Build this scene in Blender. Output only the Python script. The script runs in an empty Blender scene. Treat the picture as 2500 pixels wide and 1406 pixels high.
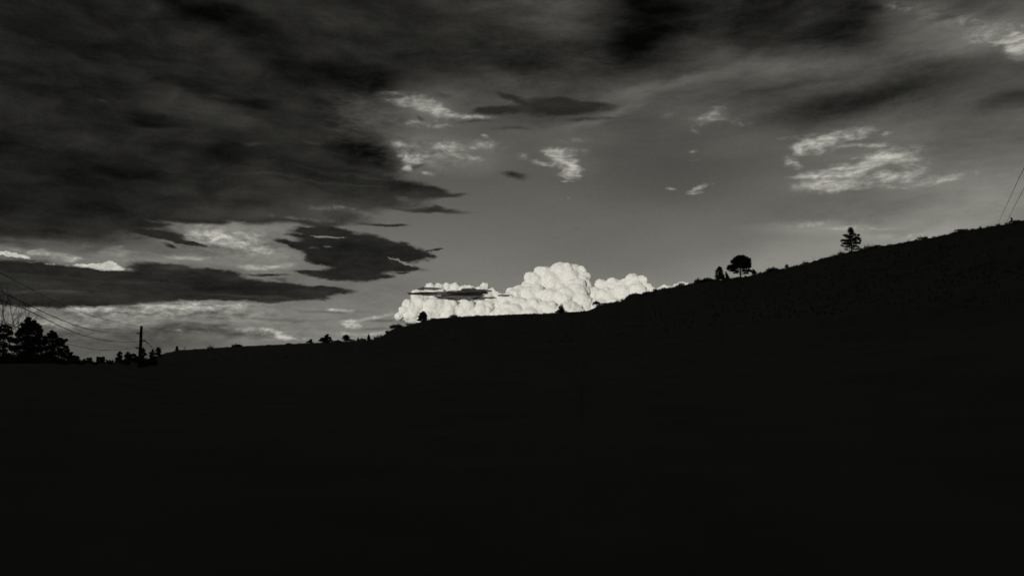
import bpy, math, random
from mathutils import Vector, Matrix, noise
R = math.radians
random.seed(7)
sc = bpy.context.scene
col = sc.collection

# ------------------------------------------------------------------ camera
F = 1962.0                       # focal length in photo pixels (2500 wide)
EYE = 1.7
PITCH = math.atan((893-703)/F)
cd = bpy.data.cameras.new("camera"); cd.sensor_width = 36; cd.lens = F/2500*36
cd.clip_start = 0.1; cd.clip_end = 40000
cam = bpy.data.objects.new("camera", cd); col.objects.link(cam)
cam.location = (0, 0, EYE); cam.rotation_euler = (R(90)+PITCH, 0, 0)
sc.camera = cam
sc.cycles.max_bounces = 3; sc.cycles.use_adaptive_sampling = True; sc.cycles.adaptive_threshold = .02; sc.cycles.adaptive_min_samples = 12
sc.view_settings.view_transform = 'Standard'; sc.view_settings.look = 'None'
sc.view_settings.exposure = 0; sc.view_settings.gamma = 1

def azel(px, py):                # bearing and elevation of a place in the picture
    x = (px-1250)/F; y = (703-py)/F
    X, Y, Z = x, math.cos(PITCH)-y*math.sin(PITCH), math.sin(PITCH)+y*math.cos(PITCH)
    return math.atan2(X, Y), math.atan2(Z, math.hypot(X, Y))
def at(px, py, dist):
    a, e = azel(px, py)
    return Vector((dist*math.sin(a), dist*math.cos(a), EYE+dist*math.tan(e)))

# ------------------------------------------------------------------ sun
SUN_EL, SUN_AZ = R(5.2), R(199)  # low, behind the camera and to its left; bearing clockwise from +Y
sd = bpy.data.lights.new("sun", 'SUN'); sd.energy = 3.0; sd.angle = R(0.5); sd.color = (1.0, .985, .94)
sun = bpy.data.objects.new("sun", sd); col.objects.link(sun)
sdir = Vector((math.sin(SUN_AZ)*math.cos(SUN_EL), math.cos(SUN_AZ)*math.cos(SUN_EL), math.sin(SUN_EL)))
sun.rotation_euler = sdir.to_track_quat('Z', 'Y').to_euler()

# ------------------------------------------------------------------ sky (world)
w = bpy.data.worlds.new("World"); sc.world = w; w.use_nodes = True
w.cycles.sampling_method = 'MANUAL'; w.cycles.sample_map_resolution = 256
nt = w.node_tree; N = nt.nodes; L = nt.links; N.clear()
def nd(t, **k):
    n = N.new(t)
    for a, b in k.items(): setattr(n, a, b)
    return n
def inp(n, i, v):
    if isinstance(v, bpy.types.NodeSocket): L.new(v, n.inputs[i])
    elif v is not None: n.inputs[i].default_value = v
def M(op, a, b=None, c=None, clamp=False):
    n = nd('ShaderNodeMath', operation=op, use_clamp=clamp); inp(n, 0, a); inp(n, 1, b); inp(n, 2, c); return n.outputs[0]
def VM(op, a, b=None, c=None):
    n = nd('ShaderNodeVectorMath', operation=op); inp(n, 0, a); inp(n, 1, b); inp(n, 2, c)
    return n.outputs['Value'] if op == 'LENGTH' else n.outputs[0]
def SM(v, a, b, lo=0., hi=1., kind='SMOOTHSTEP'):
    n = nd('ShaderNodeMapRange', interpolation_type=kind, clamp=False)
    inp(n, 0, v); inp(n, 1, a); inp(n, 2, b); inp(n, 3, lo); inp(n, 4, hi); return n.outputs[0]
def comb(x, y, z=0.):
    n = nd('ShaderNodeCombineXYZ'); inp(n, 0, x); inp(n, 1, y); inp(n, 2, z); return n.outputs[0]
def NOISE(vec, sx, sy, det=6, rough=.55, off=(0, 0), dist=0., col_=False):
    m = nd('ShaderNodeMapping'); inp(m, 0, vec); m.inputs['Scale'].default_value = (1/sx, 1/sy, 1)
    m.inputs['Location'].default_value = (off[0], off[1], 3.3)
    n = nd('ShaderNodeTexNoise'); inp(n, 'Vector', m.outputs[0]); n.inputs['Scale'].default_value = 1
    n.inputs['Detail'].default_value = det; n.inputs['Roughness'].default_value = rough; n.inputs['Distortion'].default_value = dist
    return n.outputs['Color' if col_ else 'Fac']
tc = nd('ShaderNodeTexCoord'); sp = nd('ShaderNodeSeparateXYZ'); L.new(tc.outputs['Generated'], sp.inputs[0])
U = M('MULTIPLY', M('ARCTAN2', sp.outputs[0], sp.outputs[1]), F)           # bearing
V = M('MULTIPLY', M('ARCSINE', sp.outputs[2]), F)                          # elevation
UV = comb(U, V)
def warp(ax, ay, s, off=(0, 0), det=5, rough=.55, asp=2.2):
    c = NOISE(UV, s*asp, s, det, rough, off, col_=True)
    return VM('MULTIPLY_ADD', VM('SUBTRACT', c, (.5, .5, .5)), (ax, ay, 0), UV)
W_soft = warp(170, 90, 130)
W_mid = warp(120, 38, 60, (5, 9), 6, .6)
W_fine = warp(80, 20, 24, (2, 4), 6, .64)
def uv(px, py):
    a, e = azel(px, py); return a*F, e*F
def blobs(vec, lst, start=0.):
    """sum of soft elliptical patches (x, y, half width, half height, tilt clockwise, amount, core)"""
    acc = 0.
    for b in lst:
        x, y, rx, ry = b[:4]; rot = b[4] if len(b) > 4 else 0; amp = b[5] if len(b) > 5 else 1.; core = b[6] if len(b) > 6 else 0.
        u, v = uv(x, y)
        m = nd('ShaderNodeMapping', vector_type='TEXTURE'); inp(m, 0, vec)
        m.inputs['Location'].default_value = (u, v, 0); m.inputs['Rotation'].default_value = (0, 0, -R(rot)); m.inputs['Scale'].default_value = (rx, ry, 1)
        gr = nd('ShaderNodeTexGradient', gradient_type='SPHERICAL'); L.new(m.outputs[0], gr.inputs[0])
        s = SM(gr.outputs['Fac'], 0., 1-core, 0., amp)
        acc = M('ADD', acc, s)
    return acc if isinstance(start, float) and start == 0. else M('ADD', acc, start)
# clear sky: physical sky as seen by a black and white film, then thin cloud over it
sky = nd('ShaderNodeTexSky', sky_type='NISHITA', sun_disc=False)
sky.sun_elevation = SUN_EL; sky.sun_rotation = SUN_AZ; sky.altitude = 1600; sky.dust_density = .5
bw = nd('ShaderNodeRGBToBW'); L.new(sky.outputs[0], bw.inputs[0])
film = M('POWER', M('MULTIPLY', bw.outputs[0], .05), 1/2.2)
# brightness grade over elevation (tonal units 0..255)
ramp = nd('ShaderNodeFloatCurve'); inp(ramp, 'Value', M('MULTIPLY_ADD', V, 1/1800, 100/1800))
cv = ramp.mapping.curves[0]
def el_of(y): return (uv(1250, y)[1]+100)/1800
pts = [(0, .40), (el_of(893), .455), (el_of(800), .462), (el_of(640), .425), (el_of(480), .355), (el_of(300), .30), (el_of(0), .285), (1, .22)]
cv.points[0].location = pts[0]; cv.points[1].location = pts[-1]
for p in pts[1:-1]: cv.points.new(*p)
ramp.mapping.update()
B = M('MULTIPLY', ramp.outputs[0], 255.)
B = M('MULTIPLY_ADD', M('SUBTRACT', film, .32), 40., B)
n_big = NOISE(UV, 420, 110, 7, .6, (1.3, 7.7), .4)
n_med = NOISE(UV, 130, 34, 7, .62, (8, 2), .3)
n_fin = NOISE(UV, 34, 11, 6, .66, (3, 1), .2)
n_mot = NOISE(UV, 46, 26, 6, .6, (13, 5), 1.2)
SOFT = [ # wide thin shade (-) and brightening (+)
 (1750, -40, 900, 300, 0, -10), (1380, 140, 300, 130, 6, -20, .2), (1090, 120, 320, 170, 0, -24, .1), (1220, 190, 120, 40, 20, 10), (1120, 330, 260, 110, 0, 14), (1400, 330, 200, 50, 0, 8),
 (2200, 590, 640, 110, -12, 18, .2), (2380, 420, 260, 90, 0, 8), (1900, 330, 400, 40, -6, 8), (2330, 130, 240, 40, 10, 8),
 (1580, 40, 210, 160, 8, -44, .2), (1540, 110, 100, 60, 0, -14), (1950, 35, 300, 120, 4, -32, .4), (2090, 60, 160, 80, 0, -14),
 (2050, 262, 250, 62, -10, -36, .1), (2230, 235, 180, 40, -6, -16), (2480, 245, 110, 26, -4, -26), (1930, 205, 150, 16, -3, -14), (1850, 235, 160, 40, 0, -12),
 (1640, 210, 260, 22, -12, 20), (1900, 150, 260, 45, 5, 14), (1480, 285, 190, 18, -16, 16), (2340, 170, 220, 70, 0, -12),
 (2300, 75, 260, 60, 10, 22), (2330, 30, 110, 22, -12, -18), (2150, 20, 60, 20, 0, -14), (1500, 30, 70, 60, 0, 12),
 (2360, 460, 260, 90, 0, 16), (2000, 560, 190, 26, 4, 20), (2300, 570, 200, 30, -8, 20), (1620, 420, 320, 150, 0, -10), (1450, 620, 350, 120, 0, -6),
 (1150, 300, 160, 60, 0, -10), (1700, 690, 500, 90, -14, 8),
 (240, 592, 330, 40, 3, -20, .2), (560, 560, 320, 45, 5, 14), (560, 592, 130, 30, 5, 18), (330, 545, 200, 14, 0, 14),
 (120, 600, 220, 60, 0, -8), (470, 640, 200, 20, 0, 16), (640, 640, 120, 30, 0, 10),
 (230, 850, 330, 60, -4, -38, .2), (480, 815, 240, 20, 2, -28, .3), (60, 800, 200, 60, 0, -14), (950, 790, 90, 9, -1, -26), (820, 762, 130, 7, 0, -20), (690, 785, 160, 8, 2, -20), (930, 815, 70, 7, -3, -24),
 (700, 700, 500, 140, 0, -4), (620, 760, 300, 40, 0, 4)]
n_tex = M('MULTIPLY_ADD', M('SUBTRACT', n_med, .5), 40., M('MULTIPLY', M('SUBTRACT', n_big, .5), 66.))
cloudy = M('MAXIMUM', SM(V, uv(1250, 420)[1], uv(1250, 150)[1], .12, 1), blobs(W_soft, [(150, 700, 1000, 330, 4, 1, .55), (2350, 430, 520, 330, 0, .7, .3)]))
n_tex = M('MULTIPLY_ADD', M('SUBTRACT', n_fin, .5), 16., n_tex)
B = M('ADD', B, M('MULTIPLY', n_tex, cloudy))
B = blobs(W_soft, SOFT, B)
# bright torn patches of higher cloud
BRI = [(1040, 258, 110, 26, 12, 1.15, .1), (965, 250, 40, 16, 10, .7), (1165, 289, 75, 13, 2, 1.0), (1040, 300, 130, 20, -2, .6), (1115, 275, 60, 12, 10, .8), (960, 228, 70, 10, 0, .4),
 (985, 352, 60, 14, 8, .9), (985, 374, 32, 28, 50, .9), (1016, 392, 56, 22, -10, 1.1), (985, 413, 38, 11, -10, .9), (1090, 364, 75, 28, -10, .85), (1188, 352, 75, 24, 0, .75), (1188, 332, 20, 8, 0, .7), (1038, 425, 36, 13, 10, .7), (1140, 385, 90, 12, 0, .4), (1260, 380, 40, 14, 0, .4),
 (1365, 370, 80, 16, 2, .9), (1370, 392, 58, 26, 25, 1.3, .1), (1397, 420, 34, 24, 20, 1.25, .1), (1308, 393, 46, 9, 5, .8), (1392, 441, 18, 6, 0, 1.0), (1400, 345, 60, 12, 0, .45),
 (1725, 283, 66, 28, -10, .85), (1695, 318, 18, 14, -40, .7), (1790, 300, 50, 14, 10, .4), (1700, 459, 56, 9, -18, 1.05), (1650, 459, 20, 6, 0, .9), (1690, 471, 24, 5, 0, .7), (1688, 369, 24, 6, 0, .8), (1715, 388, 20, 4, 0, .4), (1630, 286, 34, 9, 0, .4), (1392, 486, 9, 4, 0, .6),
 (2010, 338, 110, 26, -4, .85), (1930, 335, 50, 10, 0, .5), (2085, 322, 80, 18, 0, .6), (1995, 362, 90, 28, -4, .95), (1942, 370, 34, 28, 0, .9), (1942, 400, 48, 15, 30, .9), (2100, 402, 180, 24, -9, 1.25, .1), (2190, 388, 100, 16, 2, 1.0), (1955, 432, 50, 8, -8, .8), (2030, 455, 130, 22, 3, 1.1, .1), (2075, 428, 160, 30, -4, .65), (2195, 432, 90, 22, 4, .85), (2300, 438, 100, 12, -3, .85), (2130, 358, 110, 11, 2, .85), (2090, 340, 36, 10, 0, .7), (2170, 328, 18, 5, 0, .6), (2150, 462, 100, 8, 3, .5), (2240, 405, 60, 26, 0, .5),
 (2440, 92, 110, 40, 14, .7), (2492, 115, 56, 42, 30, 1.15, .1), (2350, 55, 150, 28, 14, .42), (2230, 18, 130, 22, 14, .36),
 (1960, 546, 100, 12, 3, .5), (2080, 560, 150, 10, 2, .45), (2200, 575, 120, 8, 0, .35),
 (120, 620, 120, 13, 4, 1.0), (250, 600, 110, 10, 0, .55), (560, 578, 130, 26, 4, .7), (620, 603, 110, 16, 2, .65), (300, 620, 70, 14, 0, .85), (455, 630, 100, 9, 0, .8), (640, 652, 110, 14, -3, .65), (830, 512, 130, 13, 0, .5), (740, 536, 160, 8, 0, .4), (650, 668, 80, 8, 0, .6), (450, 545, 150, 9, 2, .5), (570, 545, 60, 8, 0, .5), (60, 585, 120, 10, 0, .35),
 (300, 752, 330, 28, -1, .42), (200, 748, 60, 14, 0, .5), (520, 748, 120, 14, 0, .5), (140, 750, 60, 16, 0, .6), (170, 790, 190, 18, 0, .4), (420, 775, 160, 12, 0, .4),
 (640, 808, 70, 16, 6, .85), (690, 822, 50, 9, 10, .7), (868, 792, 38, 14, -4, 1.15, .1), (832, 755, 42, 8, 0, 1.05), (1000, 772, 90, 16, -12, 1.3), (940, 812, 70, 10, -8, 1.0), (560, 800, 140, 9, 2, .55), (740, 828, 120, 10, 0, .5), (450, 806, 150, 6, 2, .5), (900, 775, 90, 8, -10, .7), (850, 815, 120, 8, 0, .5)]
# small far cumulus heads, sunlit
KUM = [(243, 654, 46, 15, 3), (268, 645, 20, 11, 0), (290, 655, 20, 8, 20), (198, 652, 22, 9, 8), (166, 652, 18, 10, 0), (110, 648, 60, 9, 8), (30, 622, 55, 8, 8)]
W_k = warp(16, 12, 9, (1, 1), 3, .6, 1.2)
ak = SM(blobs(W_k, KUM), .28, .40)
Bk = M('MULTIPLY_ADD', NOISE(W_k, 12, 9, 4, .6, (4, 4)), 110., 135.)
B = M('ADD', B, M('MULTIPLY', ak, M('SUBTRACT', Bk, B)))
# the wide dark deck, upper left
DECK = [(230, 180, 880, 385, 0, 1.2, .4), (840, 60, 430, 190, 4, .9, .2), (500, 400, 560, 150, 2, .95, .2), (1180, -20, 200, 60, 0, .6), (890, 370, 120, 50, 20, .5), (0, 430, 420, 175, 8, 1., .4), (940, 455, 190, 40, 6, .75, .2), (1050, 474, 90, 24, 0, .6, .2), (1130, 478, 60, 12, -4, .65), (1080, 516, 150, 11, 2, .75, .1), (860, 490, 160, 34, 0, .6, .1), (560, 520, 460, 34, 0, .7, .3), (940, 546, 110, 8, 0, .75), (700, 505, 330, 40, 0, .5), (1000, 500, 150, 16, 0, .45)]
fd = blobs(W_soft, DECK)
fd = M('ADD', fd, M('MULTIPLY', M('SUBTRACT', n_fin, .5), .35))
fd = M('ADD', fd, M('MULTIPLY', M('SUBTRACT', n_med, .5), M('MULTIPLY', SM(V, uv(0, 150)[1], uv(0, 400)[1], .3, 1.15), 1.)))
ad = SM(fd, .12, .85)
INN = [(650, 105, 470, 62, 21, -13, .2), (450, 20, 300, 60, 12, -8), (900, 195, 190, 45, 6, -13, .2), (880, 55, 170, 60, 10, 5), (1180, 20, 180, 80, 0, -10), (870, 270, 110, 90, 10, 20, .1), (960, 320, 120, 90, 0, 14),
 (470, 270, 170, 60, 10, 14, .2), (380, 288, 90, 22, 6, -14, .3), (500, 215, 240, 22, 8, -8), (600, 250, 200, 16, 6, -7), (330, 400, 260, 50, 0, -6), (80, 390, 330, 70, 4, -13, .2), (150, 500, 300, 60, 0, -9), (400, 355, 80, 30, 0, -6), (505, 352, 60, 20, 0, 7), (560, 385, 90, 26, 0, -10),
 (860, 375, 130, 40, 10, -14, .2), (1000, 455, 110, 22, 6, -10, .1), (640, 270, 130, 40, 0, -3), (750, 330, 240, 60, 0, 7), (620, 368, 40, 8, 0, 12), (750, 350, 40, 9, 0, 12), (800, 490, 320, 60, 0, 16), (600, 525, 330, 34, 0, 18), (850, 520, 240, 34, 0, 18), (1100, 500, 200, 60, 0, 12), (120, 60, 420, 260, 0, -8), (850, 425, 260, 7, 2, 8), (700, 440, 200, 6, 2, 8), (880, 450, 120, 5, 2, 8), (520, 226, 40, 7, 0, 12), (230, 242, 20, 8, 0, 10)]
n_lump = NOISE(W_soft, 120, 56, 5, .5, (17, 9), .6)
Bd = blobs(W_soft, INN, M('MULTIPLY_ADD', M('SUBTRACT', n_med, .5), 30., M('MULTIPLY_ADD', M('SUBTRACT', n_lump, .5), 34., M('MULTIPLY_ADD', M('SUBTRACT', n_fin, .5), 9., 41.))))
B = M('ADD', B, M('MULTIPLY', ad, M('SUBTRACT', Bd, B)))
fb = blobs(W_mid, BRI)
tear = M('MULTIPLY_ADD', M('SUBTRACT', n_fin, .5), .8, M('MULTIPLY_ADD', M('SUBTRACT', n_mot, .5), 1.5, M('MULTIPLY', M('SUBTRACT', n_med, .5), 1.0)))
ab = SM(M('ADD', fb, M('MULTIPLY', tear, SM(fb, 0, .35))), -.02, 1.5)
n_str = NOISE(W_fine, 75, 12, 6, .62, (31, 2), .5)
lit = SM(M('MULTIPLY_ADD', M('SUBTRACT', n_fin, .5), .45, M('MULTIPLY_ADD', M('SUBTRACT', n_mot, .5), .5, n_str)), .26, .74, 34., 94.)
B = M('MULTIPLY_ADD', ab, lit, B)
B = M('ADD', B, blobs(W_soft, [(1060, 262, 230, 60, 8, 24), (1060, 375, 210, 70, 0, 20), (1370, 390, 120, 60, 10, 10), (2100, 395, 300, 110, -2, 15), (2440, 80, 200, 80, 10, 16), (1710, 290, 110, 50, 0, 8), (2250, 540, 420, 50, -6, 8)]))
mott = M('MULTIPLY', blobs(W_mid, [(330, 756, 420, 36, 0, 1.15, .3), (220, 800, 320, 46, 0, .5, .2), (2080, 240, 400, 120, -6, .14), (560, 590, 220, 50, 4, .6, .2), (650, 810, 160, 36, 2, .6, .2), (1040, 380, 200, 60, 0, .5, .2), (900, 290, 160, 130, 0, .35, .2)]), M('MULTIPLY_ADD', M('SUBTRACT', n_fin, .5), 150., M('MULTIPLY', M('SUBTRACT', n_mot, .5), 60.)))
B = M('ADD', B, mott)
# dark low clouds with firm edges
DRK = [(860, 600, 190, 46, 8, 1.0, .35), (965, 612, 110, 28, 10, 1.0, .3), (870, 642, 150, 36, 5, 1.0, .3), (985, 654, 80, 12, 4, .9, .2), (835, 673, 130, 20, 2, 1., .2), (705, 594, 66, 10, 8, .95), (745, 612, 70, 14, 18, .6), (770, 632, 60, 16, 14, .5), (740, 577, 70, 5, 3, .6), (780, 562, 100, 10, 0, .8), (1062, 612, 40, 5, -6, .8), (1045, 625, 30, 5, 10, .7), (740, 664, 50, 7, 0, .7), (930, 677, 50, 6, -3, .8), (990, 667, 26, 4, 0, .6),
 (60, 690, 260, 58, 3, 1.1, .5), (220, 698, 240, 46, 2, 1., .5), (380, 698, 260, 38, 1, 1., .5), (378, 655, 80, 22, 5, .8, .2), (470, 664, 100, 20, 4, .8, .2), (545, 668, 56, 16, 6, .7, .1), (570, 706, 230, 34, 2, 1., .4), (700, 712, 150, 25, 2, 1., .3), (800, 709, 100, 14, 1, .9, .2), (650, 671, 80, 6, 0, .75), (700, 684, 60, 6, 4, .5), (60, 738, 160, 16, 0, .6),
 (380, 570, 80, 15, 6, 1., .2), (440, 588, 66, 9, 12, .9, .2), (415, 600, 30, 9, 10, .7), (470, 594, 46, 5, 8, .7), (253, 547, 24, 8, 8, .8), (265, 568, 16, 4, 0, .4),
 (805, 579, 75, 3.5, 2, -1.1, .2), (803, 604, 26, 5, 4, -.8), (975, 636, 46, 5, 22, -1.3, .1), (745, 688, 60, 5, 4, -.5)]
fc0 = blobs(W_fine, DRK)
fc = M('MULTIPLY_ADD', SM(fc0, 0, .22), M('MULTIPLY_ADD', M('SUBTRACT', n_med, .5), .5, M('MULTIPLY', M('SUBTRACT', n_fin, .5), 1.0)), fc0)
ac = SM(fc, .04, .72)
BcI = [(200, 680, 260, 6, 3, 7), (600, 725, 200, 6, 0, 12), (790, 712, 100, 20, 0, 6), (460, 660, 60, 14, 0, 12), (150, 712, 120, 5, -1, 12), (850, 620, 200, 60, 5, -6, .2), (80, 690, 260, 30, 3, 9), (120, 715, 300, 8, 0, 10), (420, 655, 60, 14, 0, 14), (520, 700, 260, 26, 3, -7), (340, 735, 300, 12, 0, 8), (640, 680, 120, 12, 0, 10)]
Bc = blobs(W_mid, BcI, M('MULTIPLY_ADD', M('SUBTRACT', n_med, .5), 36., M('MULTIPLY_ADD', M('SUBTRACT', n_fin, .5), 22., 43.)))
B = M('ADD', B, M('MULTIPLY', ac, M('SUBTRACT', Bc, B)))
# medium-soft dark clouds higher up
MID = [(1385, 258, 160, 27, 2, 1.1, .3), (1250, 238, 60, 13, 18, .9, .1), (1215, 270, 95, 17, -3, .9, .2), (1300, 284, 190, 30, 0, .5, .2), (1460, 290, 120, 9, -2, .6), (1150, 300, 80, 7, 2, .6), (1265, 312, 130, 9, -3, .5), (1255, 430, 62, 18, 4, .8, .1), (1240, 422, 26, 12, 0, .4), (1020, 285, 30, 6, 12, .5), (1075, 235, 70, 12, 6, .5), (1050, 200, 60, 30, 0, .35), (1020, 408, 40, 10, -20, .5)]
fm = blobs(W_mid, MID)
fm = M('ADD', fm, M('MULTIPLY', SM(fm, 0, .3), M('MULTIPLY_ADD', M('SUBTRACT', n_med, .5), 1.2, M('MULTIPLY', M('SUBTRACT', n_fin, .5), .7))))
Bm = M('MULTIPLY_ADD', M('SUBTRACT', n_med, .5), 30., 45.)
B = M('ADD', B, M('MULTIPLY', SM(fm, .02, 1.15), M('SUBTRACT', Bm, B)))
B = M('MULTIPLY_ADD', M('SUBTRACT', NOISE(UV, 5, 5, 2, .6, (3, 3)), .5), 9., B)
B = M('MAXIMUM', B, 15.)
lum = M('POWER', M('DIVIDE', B, 255.), 2.2)
tint = nd('ShaderNodeVectorMath', operation='SCALE'); tint.inputs[0].default_value = (1.0, .975, .87); L.new(lum, tint.inputs['Scale'])
bg = nd('ShaderNodeBackground'); L.new(tint.outputs[0], bg.inputs[0]); bg.inputs[1].default_value = 1.0
out = nd('ShaderNodeOutputWorld'); L.new(bg.outputs[0], out.inputs[0])

# ------------------------------------------------------------------ helpers
def tag(o, label=None, cat=None, group=None, kind=None):
    if label: o['label'] = label
    if cat: o['category'] = cat
    if group: o['group'] = group
    if kind: o['kind'] = kind
    return o
def mat(name, c, rough=.9, var=.35, scale=3., bump=0.):
    m = bpy.data.materials.new(name); m.use_nodes = True; t = m.node_tree; p = t.nodes['Principled BSDF']
    p.inputs['Roughness'].default_value = rough; p.inputs['Specular IOR Level'].default_value = .15
    n = t.nodes.new('ShaderNodeTexNoise'); n.inputs['Scale'].default_value = scale; n.inputs['Detail'].default_value = 6
    r = t.nodes.new('ShaderNodeValToRGB')
    a = [v*(1-var) for v in c]+[1]; b = [v*(1+var) for v in c]+[1]
    r.color_ramp.elements[0].position = .3; r.color_ramp.elements[0].color = a; r.color_ramp.elements[1].position = .7; r.color_ramp.elements[1].color = b
    g = t.nodes.new('ShaderNodeTexCoord'); t.links.new(g.outputs['Object'], n.inputs['Vector'])
    t.links.new(n.outputs['Fac'], r.inputs[0]); t.links.new(r.outputs[0], p.inputs['Base Color'])
    if bump:
        bp = t.nodes.new('ShaderNodeBump'); bp.inputs['Strength'].default_value = bump; t.links.new(n.outputs['Fac'], bp.inputs['Height']); t.links.new(bp.outputs[0], p.inputs['Normal'])
    return m
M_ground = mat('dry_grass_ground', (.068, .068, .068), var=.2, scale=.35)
def leafy(name, c):
    m = mat(name, c, var=.3, scale=2.5); t = m.node_tree; p = t.nodes['Principled BSDF']; o = t.nodes['Material Output']
    tr = t.nodes.new('ShaderNodeBsdfTranslucent'); mx = t.nodes.new('ShaderNodeMixShader'); mx.inputs[0].default_value = .4
    t.links.new(p.inputs['Base Color'].links[0].from_socket, tr.inputs[0])
    t.links.new(p.outputs[0], mx.inputs[1]); t.links.new(tr.outputs[0], mx.inputs[2]); t.links.new(mx.outputs[0], o.inputs[0]); return m
M_leaf = leafy('foliage', (.12, .118, .11))
M_needle = leafy('pine_needles', (.11, .108, .10))
M_bark = mat('bark', (.10, .098, .09), var=.4, scale=8, bump=.4)
M_wood = mat('weathered_pole_wood', (.09, .088, .08), var=.4, scale=9, bump=.3)
M_metal = mat('dark_wire_metal', (.04, .04, .038), rough=.6, var=.1)
M_grass = mat('grass_blades', (.075, .073, .068), var=.3, scale=1)

class MB:
    def __init__(s): s.v = []; s.f = []
    def tube(s, pts, rads, n=7, cap=True):
        pts = [Vector(p) for p in pts]; base = len(s.v); k = len(pts)
        for i, p in enumerate(pts):
            d = (pts[min(i+1, k-1)]-pts[max(i-1, 0)]).normalized()
            a = d.orthogonal().normalized() if abs(d.z) > .9 else d.cross(Vector((0, 0, 1))).normalized(); b = d.cross(a)
            for j in range(n):
                t = 2*math.pi*j/n; s.v.append(p+(a*math.cos(t)+b*math.sin(t))*rads[i])
        for i in range(k-1):
            for j in range(n):
                q = base+i*n; s.f.append((q+j, q+(j+1) % n, q+n+(j+1) % n, q+n+j))
        if cap: s.f.append(tuple(base+j for j in reversed(range(n)))); s.f.append(tuple(base+(k-1)*n+j for j in range(n)))
    def leaf(s, p, size, rng, asp=.5):
        a = Vector((rng.gauss(0, 1), rng.gauss(0, 1), rng.gauss(0, 1))).normalized(); b = a.orthogonal().normalized()
        b = Matrix.Rotation(rng.uniform(0, 6.28), 3, a) @ b; i = len(s.v)
        s.v += [p-a*size, p+b*size*asp, p+a*size, p-b*size*asp]; s.f.append((i, i+1, i+2, i+3))
    def box(s, c, h, rot=None):
        i = len(s.v); c = Vector(c)
        for x in (-1, 1):
            for y in (-1, 1):
                for z in (-1, 1):
                    q = Vector((x*h[0], y*h[1], z*h[2])); s.v.append(c+(rot @ q if rot else q))
        for q in ((0, 1, 3, 2), (4, 6, 7, 5), (0, 4, 5, 1), (2, 3, 7, 6), (0, 2, 6, 4), (1, 5, 7, 3)): s.f.append(tuple(i+k for k in q))
    def sphere(s, c, r, sub, fn=None):
        vs, fs = ico(sub); i = len(s.v); c = Vector(c)
        for q in vs:
            p = Vector((q.x*r[0], q.y*r[1], q.z*r[2]))+c
            s.v.append(fn(p, q, r) if fn else p)
        s.f += [tuple(i+k for k in f) for f in fs]
    def build(s, name, m, parent=None, smooth=False, loc=None):
        me = bpy.data.meshes.new(name); me.from_pydata([tuple(v) for v in s.v], [], s.f); me.materials.append(m)
        if smooth: me.polygons.foreach_set('use_smooth', [True]*len(me.polygons))
        o = bpy.data.objects.new(name, me); col.objects.link(o); o.parent = parent
        if loc is not None: o.location = loc
        return o
_ico = {}
def ico(sub):
    if sub in _ico: return _ico[sub]
    import bmesh
    b = bmesh.new(); bmesh.ops.create_icosphere(b, subdivisions=sub, radius=1); b.verts.ensure_lookup_table()
    _ico[sub] = ([v.co.copy() for v in b.verts], [tuple(v.index for v in f.verts) for f in b.faces]); b.free(); return _ico[sub]

# ------------------------------------------------------------------ terrain
SKY = [(-400, 885), (150, 886), (250, 885.5), (330, 883), (360, 875), (380, 870), (400, 863.6), (427, 856.5), (448, 854), (496, 851.6), (568, 846.5), (640, 843), (688, 840.5), (760, 837.5), (808, 835), (856, 832.5), (905, 830), (918, 826), (931, 822), (946, 812), (956, 804), (989, 796), (1018, 788), (1049, 780), (1073, 777), (1099, 774), (1140, 771.7), (1260, 767), (1356, 763), (1404, 761), (1434, 758.4),
 (1444, 754), (1468, 745), (1482, 740.5), (1509, 737), (1523, 731), (1535, 721), (1554, 716), (1573, 717), (1586, 711), (1600, 709), (1636, 701), (1660, 697), (1691, 692), (1708, 687), (1744, 684.5), (1780, 681.6), (1811, 676), (1848, 669), (1871, 663), (1904, 658), (1931, 652.6), (1962, 643.5), (1998, 634.5), (2043, 622.5), (2079, 614), (2110, 608), (2133, 603), (2155, 600), (2200, 594), (2229, 587), (2259, 580.5), (2300, 577), (2322, 570.5), (2339, 563.5), (2377, 559), (2396, 558), (2424, 551), (2455, 545.5), (2470, 542), (2500, 536.5), (2600, 515)]
DST = [(-400, 56), (120, 56), (200, 66), (270, 92), (330, 150), (380, 240), (440, 360), (520, 400), (900, 380), (1000, 330), (1100, 330), (1400, 310), (1440, 250), (1560, 225), (1700, 200), (1850, 175), (2080, 150), (2300, 132), (2500, 120), (2600, 118)]
def interp(t, x):
    if x <= t[0][0]: return t[0][1]
    for (a, b), (c, d) in zip(t, t[1:]):
        if x <= c: return b+(d-b)*(x-a)/(c-a)
    return t[-1][1]
E_T = [(azel(x, y)[0], azel(x, y)[1]) for x, y in SKY]
D_T = [(azel(x, 800)[0], d) for x, d in DST]
E_T = [(-math.pi, .54), (-2.1, .52), (-1.6, .36), (-1.2, .03)]+E_T+[(1.0, .20), (1.5, .28), (2.3, .47), (math.pi, .50)]  # outer bearings: unseen ridge behind the camera, added to shade slopes and cloud slivers
D_T = [(-math.pi, 520), (-1.6, 520), (-1.2, 200)]+D_T+[(1.1, 160), (1.8, 420), (2.4, 520), (math.pi, 520)]
FLAT_TO = azel(520, 700)[0]
def rough(az): t = min(1, max(0, (az-FLAT_TO)/.22)); return t*t*(3-2*t)
def crest(az):
    e = interp(E_T, az); d = interp(D_T, az)
    k = (.5+.5*rough(az-.32))*rough(az)
    return e+k*(1.6*noise.noise(Vector((az*130, 0, 0)))+1.0*noise.noise(Vector((az*420, 3, 0))))/F, d
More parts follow.
